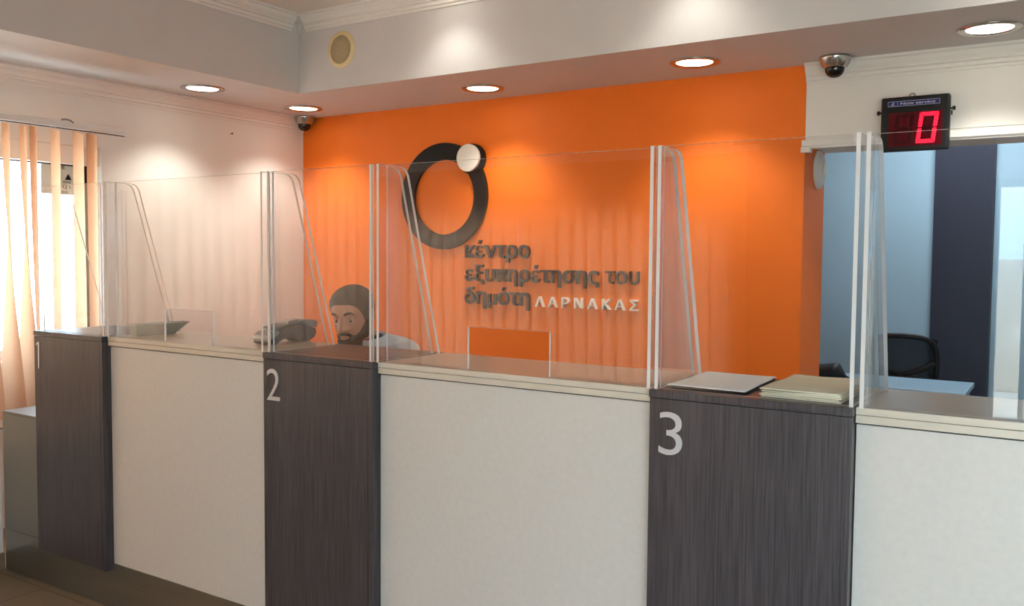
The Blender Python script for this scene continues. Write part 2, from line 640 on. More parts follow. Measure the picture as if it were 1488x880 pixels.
# crown mouldings: stepped profile (distance from wall, drop from ceiling)
PROF = [(0, 0), (.062, 0), (.062, -.012), (.05, -.016), (.045, -.034), (.03, -.05), (.03, -.058), (.018, -.062), (.018, -.078), (.008, -.082), (.008, -.094), (0, -.094)]
def crown(name, a, bb, into, z, label):
    """moulding from a to bb (xy), sticking out along into"""
    a, bb, into = Vector(a), Vector(bb), Vector(into)
    m = MB()
    rings = []
    for p in (a, bb):
        rings.append([m.bm.verts.new((p.x + into.x * d, p.y + into.y * d, z + h)) for d, h in PROF])
    n = len(PROF)
    for k in range(n):
        m.bm.faces.new((rings[0][k], rings[1][k], rings[1][(k + 1) % n], rings[0][(k + 1) % n]))
    m.bm.faces.new(rings[0])
    m.bm.faces.new(rings[1][::-1])
    return struct(name, m, 'white_paint', label, 'moulding')
crown('trim_2', (XL, YF), (XL, YB - .001), (1, 0), ZS - EPS, 'white stepped moulding between left wall and bulkhead')
crown('trim_3', (-1.128, YB), (XR, YB), (0, -1), ZS - EPS, 'white stepped moulding above the office opening')
crown('trim_4', (-3.86, YF), (-3.86, 3.71 - .0625), (1, 0), ZC - EPS, 'white stepped moulding on top of the left bulkhead')
crown('trim_5', (-3.798, 3.71), (XR, 3.71), (0, -1), ZC - EPS, 'white stepped moulding on top of the front bulkhead')
b = MB()
b.box(-3.86, -3.797, 3.648, 3.71, ZC - .013, ZC - EPS)
b.box(-3.86, -3.812, 3.662, 3.71, ZC - .034, ZC - .013)
b.box(-3.86, -3.829, 3.679, 3.71, ZC - .058, ZC - .034)
b.box(-3.86, -3.842, 3.692, 3.71, ZC - .094, ZC - .058)
struct('trim_6', b, 'white_paint', 'mitred corner of the moulding at the bulkhead angle', 'moulding')

# shutter trim under the header of the opening
b = MB()
b.box(-1.142, XR, YB - .02, YB, 1.955, 1.985, .003)
b.box(-1.145, -1.10, YB - .022, YB + .02, 1.925, 1.953, .003)
b.box(-1.129, XR, YB - .012, YB + .03, 1.944, 1.964, .003)
struct('trim_7', b, 'upvc', 'white shutter trim along the top of the office opening', 'trim')

# ------------------------------------------------------------------ windows, entrance
b = MB()
fx0, fx1 = -4.70, -4.63
b.box(-4.72, XL - .02, WY0, WY1, WZ1 - .10, WZ1, .004)           # roller shutter box / head frame
b.box(-4.70, XL - .03, WY0, WY1, WZ1 - .055, WZ1 - .035, .003)
b.box(fx0, fx1, WY0, WY1, WZ0, WZ0 + .075, .004)
b.box(fx0, XL - .01, WY0, WY1, WZ0, WZ0 + .02, .003)
for y in (WY0, .95, WY1 - .045):
    b.box(fx0, fx1, y, y + .045, WZ0, WZ1 - .1, .004)
win = struct('window_1', b, 'upvc', 'wide white window behind the vertical blinds', 'window')
b = MB()
b.box(-4.668, -4.662, WY0 + .045, .95, WZ0 + .075, WZ1 - .1)
b.box(-4.668, -4.662, .995, WY1 - .045, WZ0 + .075, WZ1 - .1)
struct('window_pane', b, 'glass', '', parent=win)
b = MB()
b.box(-4.632, -4.62, 2.835, 2.858, WZ0 + .075, WZ1 - .1)
b.box(-4.632, -4.62, .995, WY1 - .045, WZ1 - .106, WZ1 - .1)
struct('gasket', b, 'rubber', '', parent=win)

notice = thing('window_notice', 'pale notice sheet stuck to the window glass between two blind slats', 'notice', (-4.66, 2.74, 1.73))
obj('sheet', MB().box(-4.661, -4.6595, 2.62, 2.82, 1.725, 1.885), mat('notice_paper', (206, 214, 208), .8, noise=.02), notice)
for s, y0, y1, zb, hs, nm in (('OHE', 2.705, 2.752, 1.862, .030, 'heading'), ('Δ', 2.752, 2.79, 1.806, .04, 'symbol'), ('ανα', 2.74, 2.785, 1.787, .022, 'line'), ('Ω ι', 2.738, 2.785, 1.759, .026, 'line'), ('ατα', 2.73, 2.775, 1.735, .018, 'line')):
    tb = text_bm(s, .01, y0, y1, zb, depth=.001, hscale=hs)
    for v in tb.verts:
        v.co = Vector((-4.6585 - v.co.y, v.co.x, v.co.z))
    obj(nm, tb, 'ink', notice)

b = MB()
for x in (-4.3, -3.0, -1.765):
    b.box(x, x + .045, -1.2, -1.14, FZ0, FZ1, .004)
b.box(-4.3, -1.72, -1.2, -1.14, FZ0, FZ0 + .05, .004)
b.box(-4.3, -1.72, -1.2, -1.14, FZ1 - .05, FZ1, .004)
win = struct('window_2', b, 'upvc', 'street window with blinds behind the camera', 'window')
struct('window_pane', MB().box(-4.26, -1.76, -1.173, -1.167, FZ0 + .05, FZ1 - .05), 'glass', '', parent=win)

b = MB()
b.box(-.36, -.335, -1.2, -1.14, 0, 1.83, .003)
b.box(2.76, 2.8, -1.2, -1.14, 0, 1.83, .003)
b.box(1.1, 1.15, -1.2, -1.14, 0, 1.79, .003)
b.box(-.335, 2.76, -1.2, -1.14, 1.79, 1.83, .003)
b.box(-.222, -.196, -1.2, -1.14, 0, 1.79, .003)
b.box(-.205, 2.76, -1.195, -1.145, 0, .06, .003)
door = struct('door_1', b, 'steel', 'glass entrance door with metal frame behind the camera', 'door')
struct('door_pane', MB().box(-.335, 2.76, -1.172, -1.168, .0, 1.79), 'glass', '', parent=door)

# ------------------------------------------------------------------ outdoors, seen only as a reflection in the screens
b = MB().box(-14, 14, -16, -1.25, -.25, -.05)
b.box(-16, -4.76, -1.25, 9, -.25, -.05)
struct('floor.001', b, 'concrete', 'pale concrete pavement outside the entrance', 'ground')
b = MB().box(-14, 14, -7.4, -7.0, -.05, 1.42, .02)
struct('wall_front.001', b, 'stone', 'rough stone boundary wall across the street')

# ------------------------------------------------------------------ counter
ZT = EYE - .325            # 1.085
PX = [-3.6353, -3.6353 + 1.3812, -3.6353 + 2 * 1.3812]
PW = .4787
YP, YW, YR = 2.0, 2.036, 2.362
ZPB = EYE - 1.249
ZPL = EYE - 1.226

def pillar(i, label, dig, n0, n1):
    x0, x1 = PX[i], PX[i] + PW
    t = thing('counter_pillar', label, 'counter unit', (x0, YP, ZPB), 'dark wood pillar units of the counter')
    obj('top_slab', MB().box(x0, x1, YP - .002, YR, ZT - .019, ZT, .0012), 'wood', t)
    obj('front_panel', MB().box(x0 + .002, x1 - .018, YP, YP + .018, ZPB, ZT - .0205, .0008), 'wood', t)
    obj('side_panel', MB().box(x1 - .0175, x1 - .001, YP + .0005, YR - .005, ZPB, ZT - .0205, .0008), 'wood', t)
    obj('side_panel', MB().box(x0 + .003, x0 + .019, YP + .0185, YR - .005, ZPB, ZT - .0205, .0008), 'wood', t)
    obj('back_panel', MB().box(x0 + .0195, x1 - .018, YR - .022, YR - .006, .08, ZT - .0205), 'laminate_white', t)
    if dig == '1':
        q = [(.0205, .1045), (.0205, .0945), (.0335, .1035), (.0335, 0), (.0425, 0), (.0425, .111), (.0345, .111)]
        d1 = MB().prism([(x0 + a, EYE - .481 + b_) for a, b_ in q], YP - .003, YP - .0003, 'XZ')
        obj('number', d1, 'number_metal', t, label='brushed silver number 1')
        return t
    tb = text_bm(dig, -.004, x0 + n0, x0 + n1, EYE - .481, depth=.003, hscale=.111 / .727)
    for v in tb.verts:
        v.co.y += YP - .003
    obj('number', tb, 'number_metal', t, label='brushed silver number ' + dig)
    return t
pillar(0, 'dark wood pillar unit bearing a silver number 1, nearest the window', '1', .022, .05)
pillar(1, 'dark wood pillar unit bearing a silver number 2, middle of the counter', '2', .02, .081)
pillar(2, 'dark wood pillar unit bearing a silver number 3, with papers on top', '3', .028, .089)

def white_unit(x0, x1, label):
    t = thing('counter_unit', label, 'counter unit', (x0, YW, ZPL), 'white panel units of the counter')
    obj('worktop', MB().box(x0 + EPS, x1 - EPS, YW - .012, YR, ZT - .0165, ZT - .0005, .001), 'laminate_top', t)
    obj('under_slab', MB().box(x0 + EPS, x1 - EPS, YW - .0115, YR, ZT - .035, ZT - .0175, .001), 'laminate_top', t)
    obj('shadow_rail', MB().box(x0 + EPS, x1 - EPS, YW + .006, YR - .03, ZT - .039, ZT - .0355), 'gap_black', t)
    obj('front_panel', MB().box(x0 + EPS, x1 - EPS, YW, YW + .018, ZPL + .002, ZT - .0395, .0008), 'laminate_white', t)
    obj('back_panel', MB().box(x0 + EPS, x1 - EPS, YR - .022, YR - .006, .08, ZT - .0395), 'laminate_white', t)
    return t
WX = [(PX[0] + PW, PX[1]), (PX[1] + PW, PX[2]), (PX[2] + PW, PX[2] + 1.3812)]
white_unit(*WX[0], 'white counter unit between pillars 1 and 2, under the card terminal')
white_unit(*WX[1], 'white counter unit between pillars 2 and 3, under the orange wall logo')
white_unit(*WX[2], 'white counter unit right of pillar 3, at the edge of the photo')
# filler panel between the first pillar and the ledge
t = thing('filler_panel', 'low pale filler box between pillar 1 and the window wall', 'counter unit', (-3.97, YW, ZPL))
obj('front_panel', MB().box(-3.965, PX[0] - EPS, YW, YW + .018, ZPL + .002, .70, .001), 'laminate_shaded', t)
obj('top_panel', MB().box(-3.965, PX[0] - EPS, YW, YW + .22, .7005, .7115, .001), 'laminate_shaded', t)
o = obj('kick_plate', MB().box(-3.966, WX[2][1], YW + .001, YW + .012, .001, ZPL, .001), 'steel')
tag(o, 'long brushed steel kick plate along the foot of the counter', 'kick plate')

# ------------------------------------------------------------------ clear acrylic screens
ZTOP = EYE + .272
def rounded_profile(y0, y1t, y1b, zb, zt, r=.028, n=6):
    """wing outline in Y,Z: straight front, short top, rounded corner, sloping rear edge"""
    c = Vector((y1t, zt))
    down = (Vector((y1b, zb)) - c).normalized()
    pts = [(y0, zb), (y0, zt)]
    p0 = c + Vector((-1, 0)) * r * 1.2
    p2 = c + down * r * 1.2
    for k in range(n + 1):
        s = k / n
        q = (1 - s) ** 2 * p0 + 2 * s * (1 - s) * c + s * s * p2
        pts.append((q.x, q.y))
    pts.append((y1b, zb))
    return pts

def screen(xa, xb, yf, label, notch=None, zb=ZT, wings=(True, True), wy=2.012, th=.008, tw=.009):
    t = thing('acrylic_screen', label, 'protective screen', ((xa + xb) / 2, yf, zb), 'clear protective screens on the counter')
    zb += .0003
    if notch:
        n0, n1, nz = notch
        pts = [(xa + tw, zb), (xa + tw, ZTOP), (xb - tw, ZTOP), (xb - tw, zb), (n1, zb), (n1, nz), (n0, nz), (n0, zb)]
    else:
        pts = [(xa + tw, zb), (xa + tw, ZTOP), (xb - tw, ZTOP), (xb - tw, zb)]
    obj('front_sheet', MB().prism(pts, yf, yf + th, 'XZ', 0, 1), ['acrylic', 'acrylic_edge'], t)
    prof = rounded_profile(wy, 2.147, 2.317, zb, ZTOP)
    for k, x in enumerate((xa, xb - tw)):
        if wings[k]:
            obj('side_wing', MB().prism(prof, x, x + tw, 'YZ', 0, 1), ['acrylic', 'acrylic_edge'], t)
    return t
P = PX
screen(P[0] + .02, P[0] + PW - .006, 2.026, 'clear acrylic screen standing on pillar 1, nearest the window')
screen(WX[0][0] + .018, WX[0][1] - .012, 2.046, 'clear acrylic screen with a pass slot, on white unit between pillars 1 and 2', (-2.835, -2.562, EYE - .205), ZT - .0005)
screen(P[1] + .010, P[1] + PW - .014, 2.026, 'clear acrylic screen standing on pillar 2, in front of the seated man')
screen(WX[1][0] + .006, WX[1][1] - .003, 2.046, 'clear acrylic screen with a pass slot, on white unit below the wall lettering', (-1.456, -1.186, EYE - .203), ZT - .0005)
screen(P[2] + .008, P[2] + PW - .002, 2.026, 'clear acrylic screen standing on pillar 3, around the papers')
screen(WX[2][0] + .010, WX[2][1] - .01, 2.046, 'clear acrylic screen on the white unit right of pillar 3', (.02, .29, EYE - .203), ZT - .0005)

# ------------------------------------------------------------------ wall sign
t = thing('ring_emblem', 'large black ring emblem with a small white disc on orange wall', 'wall emblem', (-3.325, YB, 1.45))
m_ = MB()
n = 96
ro, ri = .329, .232
co, ci = (-3.325, 1.778), (-3.321, 1.772)
rings = []
for k in range(n):
    a = 2 * pi * k / n
    oo, ii = (co[0] + ro * cos(a), co[1] + ro * sin(a)), (ci[0] + ri * cos(a), ci[1] + ri * sin(a))
    rings.append([m_.bm.verts.new((p[0], y, p[1])) for p, y in ((oo, YB - .024), (ii, YB - .024), (ii, YB - .001), (oo, YB - .001))])
for k in range(n):
    A, B = rings[k], rings[(k + 1) % n]
    for j in range(4):
        m_.bm.faces.new((A[j], A[(j + 1) % 4], B[(j + 1) % 4], B[j]))
obj('ring', m_, 'sign_black', t)
obj('disc_backing', MB().cyl(.092, .026, (-3.105, YB - .027, 1.996), 'Y', 64), 'sign_black', t)
obj('disc', MB().cyl(.083, .02, (-3.117, YB - .052, 2.002), 'Y', 64, bev=.002), 'sign_white', t, label='white disc')

def sign_line(name, label, words, m):
    t = thing(name, label, 'wall lettering', (words[0][1], YB, words[0][3]))
    for txt, x0, x1, base, xh, bold, dp in words:
        tb = text_bm(txt, bold, x0, x1, base, depth=dp, hscale=xh)
        for v in tb.verts:
            v.co.y += YB - dp - .0005
        for L in split_letters(tb):
            obj('letter', L, m, t)
XH = .546   # x-height of the built-in font per unit size
sign_line('wall_lettering', 'dark raised letters κέντρο just below the black ring', [('κέντρο', -3.155, -2.695, 1.399, .075 / XH, .013, .022)], 'sign_brown')
sign_line('wall_lettering', 'dark raised letters εξυπηρέτησης του on the middle line of the wall sign', [('εξυπηρέτησης', -3.155, -2.237, 1.258, .072 / XH, .013, .022), ('του', -2.198, -1.994, 1.262, .07 / XH, .004, .022)], 'sign_brown')
sign_line('wall_lettering', 'dark raised letters δημότη on the lowest line of the wall sign', [('δημότη', -3.155, -2.692, 1.119, .074 / XH, .013, .022)], 'sign_brown')
sign_line('wall_lettering', 'white raised capitals ΛΑΡΝΑΚΑΣ at lower right of the wall sign', [('Λ Α Ρ Ν Α Κ Α Σ', -2.65, -1.995, 1.117, .058 / .727, .012, .02)], 'sign_white')

# ------------------------------------------------------------------ downlights
def downlight(loc, label, first=[None], energy=38, aim=True):
    if first[0] is None:
        t = thing('downlight', label, 'ceiling light', (0, 0, 0), 'round recessed ceiling lights')
        obj('trim_ring', MB().lathe([(.086, .004), (.089, -.004), (.104, -.009), (.119, -.005), (.121, 0), (.119, .001), (.086, .004)], seg=56), 'chrome', t)
        obj('diffuser', MB().lathe([(0, -.0035), (.07, -.0035), (.0885, -.001), (.0885, .0), (0, .0)], seg=48), 'diffuser', t)
        first[0] = t
    else:
        t = dup(first[0], loc, label)
    t.location = loc
    light('downlight_lamp', 'SPOT', (loc[0], loc[1], loc[2] - .02), energy, (1, .965, .86), spot_size=radians(112), spot_blend=.7, shadow_soft_size=.07)
    return t
ZL = ZS - .0012
downlight((-4.214, 3.31, ZL), 'round recessed ceiling light nearest the window blinds')
downlight((-4.214, 4.088, ZL), 'round recessed ceiling light in the corner above the left dome camera')
downlight((-2.83, 4.11, ZL), 'round recessed ceiling light above the black ring emblem')
downlight((-1.574, 4.08, ZL), 'round recessed ceiling light above the right end of the orange wall')
downlight((-.323, 4.092, ZL), 'round recessed ceiling light right of the right dome camera, at the photo edge')
for x, y in ((-2.72, 3.5), (-1.42, 3.5), (-.1, 3.5)):
    downlight((x, y, ZC - .0012), 'round recessed ceiling light in the upper hall ceiling, outside the photo', energy=13)
light('office_fill', 'AREA', (-.5, 6.1, ZC - .06), 34, (.86, .93, 1), shape='RECTANGLE', size=1.2, size_y=.3)  # added fill without a fixture, standing in for the office's bluish daylight

t = thing('wall_nail', 'small dark nail in the white left wall below the moulding', 'nail', (XL, 3.793, 2.174))
obj('shank', MB().cyl(.0022, .016, (XL + .0002, 3.793, 2.174), 'X', 12), 'dark_grey_plastic', t)
obj('head', MB().cyl(.0055, .003, (XL + .0162, 3.793, 2.174), 'X', 16, bev=.0008), 'dark_grey_plastic', t)

# ------------------------------------------------------------------ dome cameras
t = thing('dome_camera', 'silver dome camera with dark globe in the ceiling corner left of the orange wall', 'security camera', (-4.47, 4.345, ZS - EPS), 'ceiling dome cameras')
obj('housing', MB().lathe([(0, 0), (.068, 0), (.07, -.006), (.068, -.012), (.062, -.032), (.05, -.05), (.045, -.053), (.03, -.053)], seg=48).xf(Matrix.Translation(t.location)), 'chrome', t, label='silver housing')
obj('dome', MB().lathe([(.044, -.05), (.044, -.058), (.041, -.072), (.033, -.085), (.02, -.094), (0, -.098)], seg=40).xf(Matrix.Translation(t.location)), 'black_gloss', t, label='dark globe')
for a in (.3, 1.9, 3.5, 5.1):
    b = MB().tube([(cos(a) * r, sin(a) * r, z) for r, z in ((.069, -.012), (.063, -.032), (.051, -.05))], .003, 8)
    obj('ridge', b.xf(Matrix.Translation(t.location)), 'silver_plastic', t)
dup(t, (-.972, 4.297, ZS - EPS), 'silver dome camera with dark globe on the ceiling right of the orange wall')

# ------------------------------------------------------------------ round speaker in the bulkhead
t = thing('ceiling_speaker', 'round cream speaker with brown grille set in the white bulkhead', 'speaker', (-3.522, 3.71, 2.563))
obj('rim', MB().lathe([(.078, 0), (.078, .012), (.084, .014), (.098, .009), (.103, 0)], seg=56).xf(Matrix.Translation(t.location) @ Matrix.Rotation(pi / 2, 4, 'X')), 'cream_plastic', t)
obj('grille', MB().lathe([(0, .013), (.04, .0125), (.079, .008), (.079, .001), (0, .001)], seg=48).xf(Matrix.Translation(t.location) @ Matrix.Rotation(pi / 2, 4, 'X')), 'speaker_mesh', t)

# ------------------------------------------------------------------ round white sensor on the reveal
t = thing('wall_detector', 'round white dome detector on the orange reveal under the white header', 'detector', (-1.13, 4.69, 1.865))
rot = Matrix.Translation(t.location) @ Matrix.Rotation(pi / 2, 4, 'Y')
obj('body', MB().lathe([(0, .036), (.04, .034), (.075, .026), (.096, .012), (.1, .002), (.1, .0005), (0, .0005)], seg=56).xf(rot), 'off_white_plastic', t)
obj('cap', MB().lathe([(0, .043), (.03, .042), (.044, .036), (.046, .033), (0, .033)], seg=40).xf(rot), 'off_white_plastic', t)

# ------------------------------------------------------------------ now-serving display
DX0, DX1, DZ0, DZ1, DY = -.772, -.488, 1.902, 2.146, 4.345
t = thing('queue_display', 'black now serving number display showing a red 0 on the header wall', 'queue display', ((DX0 + DX1) / 2, DY, DZ0))
obj('housing', MB().box(DX0, DX1, DY, DY + .05, DZ0, DZ1, .009, seg=3), 'black_plastic', t)
scr = obj('screen', MB().box(-.738, -.515, DY - .002, DY + .001, 1.922, 2.074, .001), 'screen_red', t)
def seg7(x0, x1, z0, z1, th, on, sl=.12):
    """slanted seven segment digit; returns list of (polygon, lit)"""
    zm = (z0 + z1) / 2
    g = th * .12
    h = th / 2
    segs = {
        'a': [(x0 + g, z1), (x1 - g, z1), (x1 - th - g, z1 - th), (x0 + th + g, z1 - th)],
        'd': [(x0 + g, z0), (x1 - g, z0), (x1 - th - g, z0 + th), (x0 + th + g, z0 + th)],
        'f': [(x0, z1 - g), (x0 + th, z1 - th - g), (x0 + th, zm + h * .6), (x0 + h, zm + g), (x0, zm + h * .6)],
        'b': [(x1, z1 - g), (x1 - th, z1 - th - g), (x1 - th, zm + h * .6), (x1 - h, zm + g), (x1, zm + h * .6)],
        'e': [(x0, z0 + g), (x0 + th, z0 + th + g), (x0 + th, zm - h * .6), (x0 + h, zm - g), (x0, zm - h * .6)],
        'c': [(x1, z0 + g), (x1 - th, z0 + th + g), (x1 - th, zm - h * .6), (x1 - h, zm - g), (x1, zm - h * .6)],
        'g': [(x0 + th, zm), (x0 + th * 1.5, zm + h), (x1 - th * 1.5, zm + h), (x1 - th, zm), (x1 - th * 1.5, zm - h), (x0 + th * 1.5, zm - h)]}
    for k, poly in segs.items():
        yield [(x + (z - z0) * sl, z) for x, z in poly], k in on
for x0, x1, on in ((-.623, -.545, 'abcdef'), (-.722, -.645, '')):
    for poly, lit in seg7(x0, x1, 1.932, 2.069, .0165, on):
        obj('segment', MB().prism(poly, DY - .0035, DY - .0022, 'XZ'), 'segment_on' if lit else 'segment_off', scr, label='lit red segment' if lit else None)
lb = obj('label_strip', MB().box(-.7445, -.527, DY - .0012, DY + .001, 2.1025, 2.1265), 'label_navy', t, label='navy strip with white border')
b = MB()
for q in ((-.743, -.528, 2.1245, 2.1257), (-.743, -.528, 2.1033, 2.1045), (-.743, -.7418, 2.1045, 2.1245), (-.5292, -.528, 2.1045, 2.1245), (-.7025, -.7015, 2.1045, 2.1245)):
    b.box(q[0], q[1], DY - .0018, DY - .0011, q[2], q[3])
b.box(-.734, -.714, DY - .0018, DY - .0011, 2.108, 2.1095)
b.prism([(-.7255, 2.1095), (-.7215, 2.1095), (-.7185, 2.1165), (-.716, 2.1165), (-.716, 2.1185), (-.722, 2.1185), (-.7235, 2.1145), (-.7265, 2.1125)], DY - .0018, DY - .0011, 'XZ')
b.cyl(.002, .0007, (-.721, DY - .0018, 2.1215), 'Y', 16)
obj('border', b, 'label_white', lb)
tb = text_bm('Now serving', .008, -.690, -.546, 2.1095, depth=.0008, hscale=.0115 / .727)
for v in tb.verts:
    v.co.y += DY - .002
obj('wording', tb, 'label_white', lb)
for sx, x in ((-1, DX0), (1, DX1)):
    b = MB().cyl(.004, .016, (x if sx > 0 else x - .016, DY + .025, 2.082), 'X', 16)
    b.cyl(.0095, .012, (x + .009 if sx > 0 else x - .021, DY + .025, 2.082), 'X', 20, bev=.002)
    obj('knob', b, 'black_plastic', t)
    if sx > 0:
        obj('screw_latch', MB().box(x + .003, x + .009, DY + .02, DY + .032, 2.052, 2.074, .002), 'black_plastic', t)
obj('wire_hook', MB().tube([(-.646 + .012 * cos(a), DY + .035, DZ1 + .003 + .014 * sin(a)) for a in [pi * k / 10 for k in range(11)]], .0018, 8), 'dark_grey_plastic', t)
b = MB().box(-.70, -.56, DY + .05, YB - .0005, 2.0, 2.06, .002)
obj('wall_bracket', b, 'dark_grey_plastic', t)

# ------------------------------------------------------------------ vertical blinds
def slat_mesh(p, wdt, z0, z1, a_top, a_bot, sway=(0, 0), curve=.01, nz=24, nx=7, ease=1.0):
    """hanging fabric slat; angle eases from top to bottom, sway moves the lower end"""
    m = MB()
    def fn(u, v):
        s = v ** ease
        a = a_top + (a_bot - a_top) * s
        q = (u - .5)
        d = Vector((-sin(a), cos(a), 0))           # width direction
        nrm = Vector((cos(a), sin(a), 0))
        c = Vector((p[0] + sway[0] * v * v, p[1] + sway[1] * v * v, z1 + (z0 - z1) * v))
        return c + d * q * wdt + nrm * curve * (1 - 4 * q * q)
    return m.grid(fn, nx, nz)

XB = -4.37
t = thing('vertical_blind', 'orange beige vertical blind hanging at the left window', 'window blind', (XB, 1.0, 2.04))
ZRAIL = EYE + .633
b = MB().box(XB - .02, XB + .02, -.95, 2.93, ZRAIL, ZRAIL + .034, .004)
obj('headrail', b, 'upvc', t)
b = MB().box(XB - .006, XB + .006, -.94, 2.92, ZRAIL - .004, ZRAIL + .001)
obj('track', b, 'rubber', t)
b = MB().tube([(XB + .012, 2.56, ZRAIL + .04), (XB + .025, 2.58, ZRAIL + .042), (XB + .025, 2.6, ZRAIL + .04), (XB + .02, 2.62, ZRAIL + .03)], .004, 8)
obj('cord_tilter', b, 'grey_plastic', t)
slats = [  # y, angle at top, angle at bottom, sway x, sway y, ease
    (2.73, .60, .70, 0, 0, 1), (2.656, .62, .55, .0, 0.0, 1), (2.534, .68, .80, 0, -.01, 1),
    (2.421, .80, 1.22, 0, .0, 1.6), (2.371, .80, 2.35, .02, 0, 1.7), (2.288, .82, 2.3, .02, 0, 1.7), (2.19, .75, 2.2, .02, 0, 1.6)]
y = 2.07
while y > -.93:
    slats.append((y, .24 + random.uniform(-.04, .04), .22 + random.uniform(-.06, .06), 0, random.uniform(-.012, .012), 1))
    y -= .104
for k, (y, at_, ab_, sx, sy, es) in enumerate(slats):
    s = obj('slat', slat_mesh((XB, y), .127, .60, ZRAIL - .014, at_, ab_, (sx, sy), .008 + random.uniform(0, .006), ease=es), 'blind_fabric', t, recalc=False)
    if k < 7:
        obj('carrier', MB().box(XB - .003, XB + .003, y - .004, y + .004, ZRAIL - .018, ZRAIL - .003, .001), 'upvc', s)
b = MB()
zc = .60
pts = [(XB + .05, 2.12 + .016 * k, .562 + .05 * ((k - 5.5) / 5.5) ** 2) for k in range(12)]
b.tube(pts, .0035, 6)
obj('bead_chain', b, 'grey_plastic', t)

YBL = -1.0
t = thing('vertical_blind', 'beige vertical blind closed across the street window behind the camera', 'window blind', (-2.95, YBL, 1.9))
obj('headrail', MB().box(-4.3, -1.55, YBL - .02, YBL + .02, 2.03, 2.064, .004), 'upvc', t)
x = -4.22
while x < -1.6:
    a = pi / 2 + .2 + random.uniform(-.05, .05)
    obj('slat', slat_mesh((x, YBL), .127, .36, 2.02, a, a + random.uniform(-.05, .05), (random.uniform(-.004, .004) + .03, 0), .004), 'blind_fabric', t, recalc=False)
    x += .106

# ------------------------------------------------------------------ things on the counter
# card terminal
t = thing('card_terminal', 'black and grey handheld card terminal lying on the white counter beside pillar 2', 'card terminal', (-2.44, 2.28, ZT))
TX0, TX1 = -2.495, -2.415
y0 = 2.165
prof = [(0, .012), (.006, .004), (.018, 0), (.05, 0), (.072, .016), (.1, .03), (.13, .026), (.155, .006), (.17, 0), (.205, 0), (.232, .012), (.243, .03), (.238, .047), (.2, .052), (.165, .070), (.13, .066), (.075, .052), (.03, .046), (.006, .03)]
obj('body', MB().prism([(y0 + a, ZT + z) for a, z in prof], TX0, TX1, 'YZ', bev=.006), 'dark_grey_plastic', t)
prof = [(.162, .0745), (.205, .055), (.241, .05), (.246, .066), (.236, .078), (.2, .082), (.172, .081)]
obj('paper_cover', MB().prism([(y0 + a, ZT + z) for a, z in prof], TX0 + .002, TX1 + .003, 'YZ', bev=.004), 'grey_plastic', t, label='grey printer cover')
prof = [(-.004, .02), (0, .012), (.03, .024), (.055, .038), (.05, .05), (.02, .046), (.0, .034)]
obj('card_slot', MB().prism([(y0 + a, ZT + z) for a, z in prof], TX0 + .006, TX1 + .002, 'YZ', bev=.003), 'silver_plastic', t, label='silver card slot')
obj('key_pad', MB().prism([(y0 + .04, ZT + .054), (y0 + .1, ZT + .066), (y0 + .1, ZT + .071), (y0 + .04, ZT + .06)], TX0 + .008, TX1 - .008, 'YZ', bev=.001), 'grey_plastic', t)
obj('display', MB().prism([(y0 + .105, ZT + .066), (y0 + .155, ZT + .073), (y0 + .15, ZT + .084), (y0 + .108, ZT + .078)], TX0 + .01, TX1 - .01, 'YZ', bev=.001), 'silver_plastic', t)

# narrow tray beside pillar 1
t = thing('leaflet_tray', 'low narrow grey green tray on the white counter beside pillar 1', 'tray', (-3.09, 2.2, ZT))
b = MB()
lo = [(-3.112, 2.098), (-3.078, 2.098), (-3.078, 2.272), (-3.112, 2.272)]
hi = [(-3.118, 2.092), (-3.070, 2.092), (-3.070, 2.335), (-3.118, 2.335)]
def ringv(pts, z, ins=0):
    cx, cy = sum(p[0] for p in pts) / 4, sum(p[1] for p in pts) / 4
    return [b.bm.verts.new((x - math.copysign(ins, x - cx), y - math.copysign(ins, y - cy), z)) for x, y in pts]
o0, o1 = ringv(lo, ZT + .0005), ringv(hi, ZT + .044)
i1, i0 = ringv(hi, ZT + .044, .0025), ringv(lo, ZT + .004, .002)
for A, B in ((o0, o1), (o1, i1), (i1, i0)):
    for k in range(4):
        b.bm.faces.new((A[k], A[(k + 1) % 4], B[(k + 1) % 4], B[k]))
b.bm.faces.new(o0)
b.bm.faces.new(i0)
obj('trough', b, 'tray_plastic', t)
b = MB().tube([(x, y, ZT + .0445) for x, y in ((-3.118, 2.092), (-3.070, 2.092), (-3.070, 2.335), (-3.118, 2.335))], .0018, 8, closed=True)
obj('rim', b, 'off_white_plastic', t, label='pale rim')

